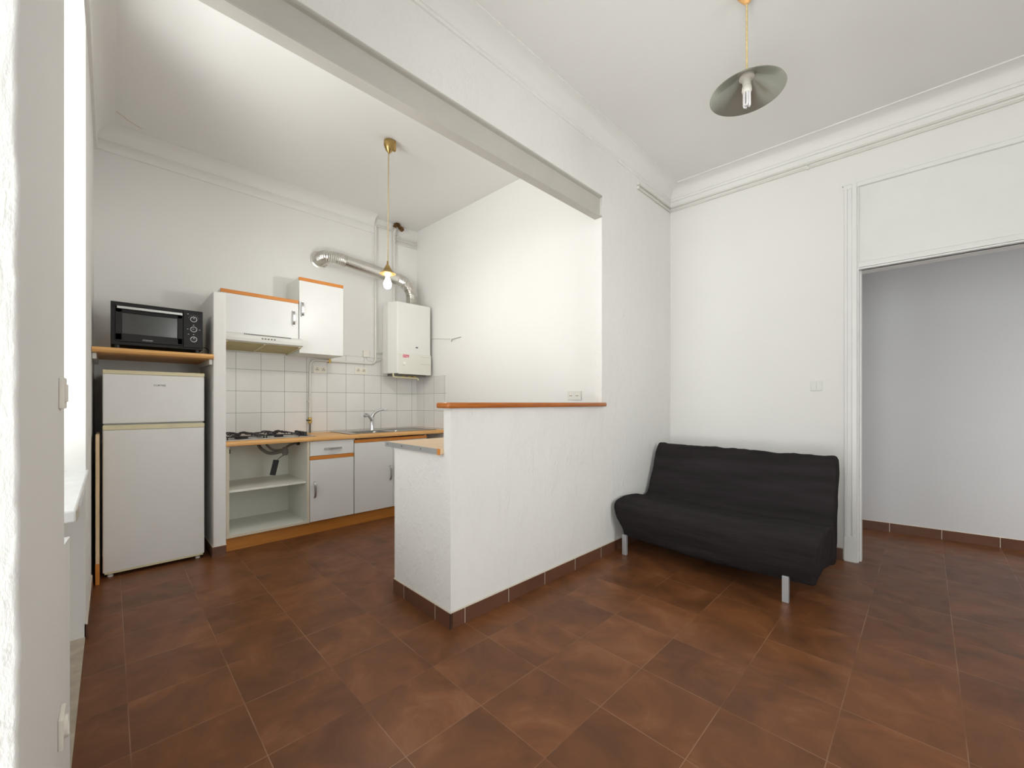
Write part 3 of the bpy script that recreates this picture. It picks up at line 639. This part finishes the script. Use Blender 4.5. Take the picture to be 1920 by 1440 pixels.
# --- gas hose under the hob
t = thing('gas_fittings', 'grey gas hoses and dangling black tag hanging under the hob', 'hose', (-4.2, 1.1, 0.86))
obj('hose', T(smooth_path([(-4.25, 0.955, 0.856), (-4.23, 0.97, 0.81), (-4.2, 1.02, 0.765), (-4.18, 1.08, 0.76), (-4.17, 1.14, 0.775)]), 0.014, 12), 'hose', t, smooth=True)
obj('hose', T(smooth_path([(-4.24, 1.01, 0.856), (-4.22, 1.03, 0.82), (-4.2, 1.07, 0.785), (-4.17, 1.13, 0.785)]), 0.010, 12), 'hose', t, smooth=True)
obj('valve', Lt([(0.018, -.035), (0.026, -.02), (0.026, .02), (0.016, .04)], (-4.17, 1.155, 0.768), 16), 'hose', t, smooth=True)
obj('pipe_arm', T(smooth_path([(-4.17, 1.15, 0.79), (-4.17, 1.19, 0.82), (-4.17, 1.24, 0.835), (-4.17, 1.262, 0.838)]), 0.011, 10), 'hose', t, smooth=True)
obj('end_cap', Lt([(0.02, -.012), (0.02, .012)], (-4.17, 1.265, 0.838), 16, axis=1), 'blackplastic', t)
obj('wire', T(smooth_path([(-4.17, 1.15, 0.735), (-4.17, 1.12, 0.72), (-4.18, 1.10, 0.70), (-4.18, 1.085, 0.69)]), 0.003, 6), 'blackplastic', t, smooth=True)
bm = B(((-.006, -.024, -.14), (.006, .024, 0)), bev=.003); bm.transform(Matrix.Translation((-4.18, 1.085, 0.695)) @ Matrix.Rotation(-0.22, 4, 'X')); obj('tag', bm, 'blackplastic', t)
# --- sockets
def socket(name, label, y0, y1, z0, z1, face='x', x=None, m='white', group=None, tilt=0):
    """double socket plate on a wall"""
    if face == 'x':
        xw = x; t = thing(name, label, 'socket', (xw, (y0+y1)/2, z0))
        obj('plate', B(((xw, y0, z0), (xw+.009, y1, z1)), bev=.003), m, t)
        for q in (0.27, 0.73):
            c = (xw+.009, y0+(y1-y0)*q, (z0+z1)/2); r = 0.32*(z1-z0)
            h = obj('outlet_well', Lt([(r, -.0002), (r, .0012), (r*.86, .0014), (r*.8, -.0003)], c, 22, axis=0), 'cream', t, smooth=True)
            bm = bmesh.new()
            for dy in (-.32, .32): lathe(bm, [(r*.2, 0), (r*.2, .002)], (c[0], c[1]+dy*r, c[2]-.1*r), 10, axis=0)
            lathe(bm, [(r*.18, 0), (r*.18, .004)], (c[0], c[1], c[2]+.45*r), 10, axis=0)
            obj('pin_holes', bm, 'dark', h)
    return t
socket('double_socket', 'ivory double socket on the kitchen tiles just right of the bent gas pipe', 1.537, 1.678, 1.538, 1.611, x=XL+.008, m='ivory')
socket('double_socket', 'ivory double socket on the kitchen tiles midway between bent pipe and boiler', 1.985, 2.130, 1.548, 1.626, x=XL+.008, m='ivory')
t = thing('double_socket', 'white double socket on the far kitchen wall just above the wooden ledge', 'socket', (-2.13, yk(-2.13), 1.24))
ysk = yk(-2.13)
obj('plate', B(((-2.21, ysk-.010, 1.243), (-2.067, ysk, 1.322)), bev=.003), 'white', t)
for x in (-2.172, -2.105):
    h = obj('outlet_well', Lt([(0.024, -.0014), (0.021, -.0016), (0.020, .0002)], (x, ysk-.010, 1.282), 22, axis=1), 'ivory', t, smooth=True)
    bm = bmesh.new()
    for dx in (-.008, .008): lathe(bm, [(0.0042, -.003), (0.0042, 0)], (x+dx, ysk-.010, 1.280), 10, axis=1)
    obj('pin_holes', bm, 'dark', h)
t = thing('junction_box', 'small cream junction box on the kitchen wall left of the boiler', 'junction box', (XL, 2.12, 1.745))
obj('cover', B(((XL+.0, 2.082, 1.748), (XL+.03, 2.155, 1.826)), bev=.006), 'ivory', t); obj('cable', T(smooth_path([(XL+.02, 2.12, 1.75), (XL+.02, 2.13, 1.72), (XL+.016, 2.18, 1.705), (XL+.014, 2.205, 1.71)]), 0.004, 8), 'pipe', t, smooth=True)
t = thing('light_switch', 'white two-key light switch on the back wall beside the doorway', 'switch', (-0.615, yb(-.615), 1.31))
ys_ = yb(-.615)
obj('plate', B(((-0.656, ys_-.009, 1.315), (-0.577, ys_+.002, 1.394)), bev=.003), 'white', t)
for x0 in (-0.648, -0.6145): obj('key', B(((x0, ys_-.0125, 1.323), (x0+.0315, ys_-.008, 1.386)), bev=.0015), 'white', t)
t = thing('light_switch', 'ivory switch seen edge-on at standing height on the window pillar', 'switch', (-1.5, YW, 1.2))
obj('plate', B(((-1.565, YW, 1.205), (-1.487, YW+.010, 1.283)), bev=.003), 'ivory', t); obj('key', B(((-1.55, YW+.009, 1.222), (-1.502, YW+.0135, 1.266)), bev=.002), 'ivory', t)
t = thing('wall_socket', 'ivory socket low on the window pillar near the floor', 'socket', (-1.5, YW, 0.37))
obj('plate', B(((-1.545, YW, 0.375), (-1.467, YW+.010, 0.453)), bev=.003), 'ivory', t); obj('outlet_well', Lt([(0.026, .0), (0.026, .006), (0.02, .006), (0.019, .001)], (-1.506, YW+.010, 0.414), 22, axis=1), 'ivory', t, smooth=True)
# --- pipes on the kitchen wall
t = thing('gas_pipe', 'cream gas pipe bending down the tiles to a brass tap at the worktop', 'pipe', (XL+.025, 1.9, 0.9))
xp = XL+.032
obj('run', T(round_corners([(xp, 2.228, 3.30), (xp, 2.228, 1.675), (xp, 1.50, 1.672), (xp, 1.495, 1.065)], .07, 7), 0.0115, 12), 'pipe', t, smooth=True)
obj('clip', B(((XL+.0085, 1.474, 1.225), (XL+.046, 1.516, 1.239))), 'pipe', t)
obj('clip', B(((XL+.0085, 1.688, 1.652), (XL+.044, 1.71, 1.692))), 'brasstap', t)
obj('collar', Lt([(0.017, -.012), (0.017, .012)], (xp, 2.228, 2.47), 14), 'pipe', t)
tp = obj('tap', Lt([(0.010, -.035), (0.018, -.028), (0.020, 0), (0.018, .024), (0.010, .03)], (xp, 1.497, 1.035), 16), 'brasstap', t, smooth=True)
obj('tap_lever', B(((xp+.012, 1.455, 1.03), (xp+.022, 1.50, 1.042)), bev=.003), 'blackplastic', tp)
obj('tail', Lt([(0.0085, 0), (0.0085, .10)], (xp, 1.498, 0.903), 12), 'hose', t, smooth=True)
t = thing('branch_pipe', 'short cream pipe branch from the gas pipe to the side of the boiler', 'pipe', (XL+.03, 2.28, 1.8))
obj('run', T([(XL+.03, 2.237, 1.812), (XL+.03, 2.34, 1.812), (XL+.03, 2.36, 1.812)], 0.009, 12), 'pipe', t, smooth=True)
obj('flex', T(smooth_path([(XL+.03, 2.34, 1.812), (XL+.03, 2.345, 1.77), (XL+.03, 2.29, 1.73), (XL+.024, 2.24, 1.70)]), 0.006, 8), 'pipe', t, smooth=True)
t = thing('water_pipe', 'white vertical pipe from the old ceiling fitting down behind the boiler', 'pipe', (XL+.03, 2.47, 2.3))
obj('run', T(round_corners([(XL+.03, 2.49, 3.36), (XL+.03, 2.468, 3.30), (XL+.03, 2.468, 2.30)], .05), 0.015, 12), 'pipe', t, smooth=True)
f = obj('old_fitting', T(smooth_path([(XL+.03, 2.47, 3.36), (XL+.05, 2.49, 3.40), (XL+.06, 2.51, 3.385), (XL+.07, 2.53, 3.35)]), 0.02, 12, lambda i: 0.022+0.007*math.sin(i*2.1)), 'rust', t, smooth=True)
obj('old_handle', Lt([(0.02, -.02), (0.028, -.012), (0.026, .012), (0.018, .02)], (XL+.075, 2.545, 3.345), 12, axis=0), 'rust', t, smooth=True)
first = None
for z, l in ((3.265, 'topmost of three short white conduits beside the kitchen ceiling corner'), (3.225, 'middle one of three short white conduits beside the kitchen ceiling corner'), (3.185, 'lowest of three short white conduits beside the kitchen ceiling corner')):
    if first is None:
        o = first = obj('conduit', T([(XL+.012, 2.50, 0), (XL+.012, yk(XL)-.012, 0)], 0.010, 10), 'pipe', smooth=True)
    else: o = first.copy(); COL.objects.link(o)
    o.location.z = z; tag(o, l, 'conduit', 'conduits at the kitchen ceiling corner')
tag(obj('thin_conduit', T([(XL+.03, 2.24, 3.315), (XL+.03, 2.455, 3.315)], 0.009, 10), 'pipe', smooth=True), 'short white conduit joining the two vertical kitchen pipes near the ceiling', 'conduit')
# cables along the main room's cornice
first = None
for dz, l in ((3.168, 'upper of two thin white cables running under the cornice'), (3.132, 'lower of two thin white cables running under the cornice')):
    o = obj('cornice_cable', T([(XP+.010, 3.343, dz), (XP+.010, yb(XP)-.012, dz), (XP+.02, yb(XP)-.010, dz), (XR-.05, yb(XR)-.010, dz)], 0.0085, 10), 'pipe', smooth=True)
    tag(o, l, 'cable', 'cables under the main room cornice')
    for p0, p1 in (((XP, 3.695), (XP+.021, 3.707)), ((-0.677, yb(-.67)-.021), (-0.665, yb(-.67))), ((XP, 3.335), (XP+.022, 3.345))): obj('clip', B(((p0[0], p0[1], dz-.013), (p1[0], p1[1], dz+.013)), bev=.002), 'white', o)
# wire with hook on the far kitchen wall
t = thing('wall_wire', 'thin white wire with a small hook on the wall right of the boiler', 'wire', (-4.0, yk(-4.0), 1.96))
def fk(x, z, o=.008): return (x, yk(x)-o, z)
obj('wire', T(smooth_path([fk(-4.28, 2.0), fk(-4.15, 1.995), fk(-4.0, 1.975), fk(-3.88, 1.962)], 8), 0.004, 8), 'pipe', t, smooth=True)
obj('hook', T(smooth_path([fk(-3.85, 1.925, .012), fk(-3.83, 1.95, .018), fk(-3.80, 1.955, .012), fk(-3.68, 1.962)], 6), 0.004, 8), 'edge', t, smooth=True)
# --- boiler
t = thing('wall_boiler', 'cream-white wall-hung gas boiler in the kitchen corner', 'boiler', (-4.32, 2.52, 1.55))
bp = [(-4.44, 2.262), (-4.318, 2.262), (-4.21, 2.318), (-4.200, 2.328), (-4.200, 2.745), (-4.212, 2.765), (-4.44, 2.765)]
bm = bmesh.new(); prism(bm, bp, 1.555, 2.372, bev=0.004); obj('casing', bm, 'boiler', t)
obj('mounting_frame', B(((XL+.001, 2.33, 1.60), (-4.441, 2.72, 2.34))), 'boilerpanel', t)
p = obj('control_panel', B(((-4.206, 2.330, 1.548), (-4.193, 2.762, 1.786)), bev=.004), 'boilerpanel', t)
st = obj('sticker', B(((-4.1932, 2.383, 1.738), (-4.1925, 2.462, 1.772))), 'red', p)
bm = bmesh.new(); box(bm, (-4.1925, 2.43, 1.741), (-4.1921, 2.458, 1.747)); box(bm, (-4.1925, 2.388, 1.753), (-4.1921, 2.44, 1.757)); obj('sticker_print', bm, 'lamp_white', st)
obj('dial', Lt([(0.022, 0), (0.020, .010), (0.012, .012)], (-4.193, 2.40, 1.668), 22, axis=0), 'ivory', p, smooth=True)
obj('flap_line', B(((-4.1935, 2.63, 1.757), (-4.1925, 2.745, 1.760))), 'edge', p); obj('flap_line', B(((-4.1935, 2.61, 1.673), (-4.1925, 2.745, 1.676))), 'edge', p)
obj('flame_window', B(((-4.202, 2.555, 1.860), (-4.1985, 2.585, 1.874)), bev=.001), 'dark', t)
bm = bmesh.new(); box(bm, (-4.42, 2.31, 1.535), (-4.24, 2.72, 1.556)); obj('underside_plate', bm, 'hose', t)
obj('connection_pipe', T(round_corners([(-4.26, 2.30, 1.56), (-4.26, 2.30, 1.515), (-4.27, 2.62, 1.512), (-4.27, 2.63, 1.49)], .03), 0.010, 10), 'cream', t, smooth=True)
for y in (2.46, 2.54, 2.60): obj('connection_valve', Lt([(0.016, -.03), (0.022, -.01), (0.022, .01), (0.014, .02)], (-4.31, y, 1.535), 12), 'brasstap', t, smooth=True)
# --- flue duct
t = thing('flue_duct', 'silver aluminium flue duct bending from the kitchen wall down into the boiler', 'duct', (-4.38, 2.1, 2.7))
def ridged(n0): return lambda i: 0.067+0.0055*(i % 2)
e1 = smooth_path([(-4.575, 1.60, 2.755), (-4.50, 1.60, 2.755), (-4.42, 1.635, 2.755), (-4.385, 1.72, 2.748), (-4.378, 1.80, 2.740)], 13)
obj('elbow', T(e1, 0.068, 28, ridged(0)), 'duct', t, smooth=True)
obj('straight_section', T([(-4.378, 1.795, 2.7405), (-4.376, 2.42, 2.674)], 0.069, 32), 'duct', t, smooth=True)
e2 = smooth_path([(-4.376, 2.40, 2.676), (-4.374, 2.49, 2.655), (-4.37, 2.565, 2.60), (-4.366, 2.60, 2.52), (-4.365, 2.605, 2.44), (-4.365, 2.605, 2.365)], 12)
obj('elbow', T(e2, 0.068, 28, ridged(0)), 'duct', t, smooth=True)
obj('wall_collar', Lt([(0.068, .0), (0.088, .004), (0.090, .010), (0.068, .016)], (XL+.001, 1.60, 2.755), 32, axis=0), 'duct', t, smooth=True)
# --- kitchen pendant
t = thing('kitchen_pendant', 'bare white bulb under a small brass cone hanging on a cord in the kitchen', 'lamp', (-3.127, 1.671, ZK))
obj('ceiling_hook', Lt([(0.02, 0), (0.042, -.012), (0.044, -.05), (0.03, -.085), (0.008, -.112)], (-3.137, 1.655, ZK), 20), 'brass', t, smooth=True)
obj('hook_arm', B(((-3.13, 1.67, ZK-.09), (-3.105, 1.705, ZK-.0005)), bev=.008), 'brass', t)
obj('cord', T([(-3.140, 1.652, ZK-.11), (-3.148, 1.649, 2.37)], 0.0045, 8), 'cord', t, smooth=True)
lx, ly = -3.149, 1.648
obj('cone', Lt([(0.007, 2.40), (0.008, 2.375), (0.030, 2.335), (0.044, 2.312), (0.066, 2.297), (0.066, 2.294), (0.042, 2.309), (0.027, 2.332), (0.004, 2.37)], (lx, ly, 0), 28, cap=False), 'brass', t, smooth=True)
obj('lamp_holder', Lt([(0.016, 2.345), (0.019, 2.30), (0.017, 2.275)], (lx, ly, 0), 20), 'ivory', t, smooth=True)
obj('bulb', Lt([(0.012, 2.282), (0.015, 2.262), (0.024, 2.238), (0.031, 2.215), (0.031, 2.198), (0.024, 2.180), (0.010, 2.171), (0.002, 2.170)], (lx, ly, 0), 24), 'bulb', t, smooth=True)
# --- main pendant
px, py = -0.65, 2.352
t = thing('pendant_lamp', 'flat grey metal pendant shade with compact fluorescent bulb hanging in the main room', 'lamp', (px, py, ZM))
obj('ceiling_rose', Lt([(0.045, 0), (0.044, -.012), (0.022, -.045), (0.009, -.062)], (px, py, ZM), 24), 'counter', t, smooth=True)
obj('cord', T([(px, py, ZM-.05), (px, py, 2.92)], 0.0052, 10), 'cord', t, smooth=True)
RT = Matrix.Translation((px, py, 2.84)) @ Matrix.Rotation(0.0, 4, 'X') @ Matrix.Translation((-px, -py, -2.84))
bm = Lt([(0.012, 2.945), (0.028, 2.925), (0.06, 2.903), (0.12, 2.868), (0.172, 2.830), (0.174, 2.826), (0.171, 2.827), (0.119, 2.864), (0.058, 2.899), (0.026, 2.918), (0.010, 2.92)], (px, py, 0), 56, cap=False); obj('shade', bm, 'shade', t, smooth=True)
obj('lamp_holder', Lt([(0.036, 2.912), (0.036, 2.902), (0.022, 2.897), (0.020, 2.868)], (px, py, 0), 24), 'ivory', t, smooth=True)
bl = obj('bulb_base', Lt([(0.017, 2.870), (0.022, 2.858), (0.024, 2.838), (0.019, 2.826)], (px, py, 0), 24), 'ivory', t, smooth=True)
for a in range(3):
    an = a*2*PI/3+.4; c = Vector((px+.012*math.cos(an), py+.012*math.sin(an), 0)); s = Vector((-math.sin(an), math.cos(an), 0))*.0075
    obj('tube', T([c+s+Vector((0,0,2.83)), c+s+Vector((0,0,2.768)), c+s*.6+Vector((0,0,2.760)), c-s*.6+Vector((0,0,2.760)), c-s+Vector((0,0,2.768)), c-s+Vector((0,0,2.83))], 0.0058, 10), 'tube', bl, smooth=True)
# --- sofa bed
t = thing('sofa_bed', 'armless sofa bed under a loose black fabric cover against the back wall', 'sofa', (-1.1, 3.3, 0))
prof = [(3.00, .125), (2.965, .118), (2.945, .16), (2.925, .22), (2.900, .29), (2.883, .355), (2.890, .405), (2.920, .437), (3.04, .450), (3.20, .440), (3.32, .418), (3.41, .396), (3.445, .402), (3.475, .45), (3.52, .54), (3.565, .645), (3.61, .735), (3.645, .80), (3.67, .832), (3.700, .840), (3.735, .81), (3.735, .72), (3.70, .58), (3.665, .42), (3.64, .28), (3.625, .16), (3.61, .10), (3.56, .10), (3.45, .125), (3.30, .13), (3.15, .13)]
bm = bmesh.new(); NXs = 96; x0s, x1s = -1.775, -0.425; rows = []
cy = 3.32; czz = 0.36
core = [(min(max(y, 2.99), 3.66)*1.0, z) for y, z in prof]
def inset(p, q):
    y, z = p; tx, tz = (3.15, .28) if y < 3.4 else (3.60, .5)
    if y >= 3.4: ty = 3.42+(z-.1)*.33+0.06; return (y+(ty-y)*q, z+((.45)-z)*q*.28)
    return (y+(3.2-y)*q*.35, z+(.27-z)*q*.4)
for i in range(NXs+1):
    u = i/NXs; x = x0s+(x1s-x0s)*u; e = min(u, 1-u)*(x1s-x0s)
    q = 0.0 if e > .04 else (1-math.sqrt(max(0, 1-(1-e/.04)**2)))*.24
    row = []
    for k, p in enumerate(prof):
        y, z = inset(p, q)
        if k in (0, 1, 2, 28, 29, 30): z += 0.012*math.sin(u*7+1)-0.01*u
        if 24 <= k <= 27: z -= .015*u
        n1 = noise.noise(Vector((x*1.1, y*11, z*11))); n2 = noise.noise(Vector((x*3.3+5, y*24, z*24))); n3 = noise.noise(Vector((x*9, y*5, z*5+3)))
        n4 = noise.noise(Vector((x*1.8+y*2, y*22+9, z*22)))
        a = 0.011*n1+0.0075*n2+0.006*n3+0.014*abs(n4)
        if 17 <= k <= 20: a += 0.010*noise.noise(Vector((x*5.5, 3, 1)))+0.012*math.exp(-((u-1)/.05)**2)+0.01*math.exp(-(u/.06)**2)
        sg = math.exp(-((y-3.2)/.18)**2)*math.sin(PI*u)*0.018 if 6 < k < 13 else 0
        pull = max(0, min(1, (.31-z)/.07)) if y < 3.3 else 0
        xx = x + pull*(.06*max(0, 1-u*14) - .03*max(0, 1-(1-u)*10))
        row.append(bm.verts.new((xx+(0.004*n3 if 0.05 < u < .95 else .006*n1), y-a*.8, z+a-sg)))
    rows.append(row)
fs = []
for A_, B_ in zip(rows, rows[1:]):
    for k in range(len(prof)): fs.append(bm.faces.new((A_[k], A_[(k+1) % len(prof)], B_[(k+1) % len(prof)], B_[k])))
for R_, ex in ((rows[0], -.006), (rows[-1], .006)):
    # end faces: two fans (seat side and back side)
    c1 = bm.verts.new((R_[0].co.x+ex, 3.16, .29)); c2 = bm.verts.new((R_[0].co.x+ex, 3.60, .46)); n = len(prof)
    for k in range(n):
        a_, b_ = R_[k], R_[(k+1) % n]; seat = (k < 12 or k >= 28)
        fs.append(bm.faces.new((a_, b_, c1 if seat else c2)))
        if k == 11 or k == 27: fs.append(bm.faces.new((b_, c1, c2)))
bmesh.ops.recalc_face_normals(bm, faces=fs)
cv = obj('cover', bm, 'fabric', t)
for p_ in cv.data.polygons: p_.use_smooth = True
sb = cv.modifiers.new('smooth', 'SUBSURF'); sb.levels = 1; sb.render_levels = 1
tx = bpy.data.textures.new('cloth_folds', 'CLOUDS'); tx.noise_scale = 0.06
dm = cv.modifiers.new('folds', 'DISPLACE'); dm.texture = tx; dm.strength = 0.012; dm.mid_level = 0.5
for x in (-1.695, -0.60):
    for y in (2.945, 3.58): obj('leg', B(((x-.018, y-.014, 0), (x+.018, y+.014, 0.16)), bev=.003), 'terracotta_leg', t)
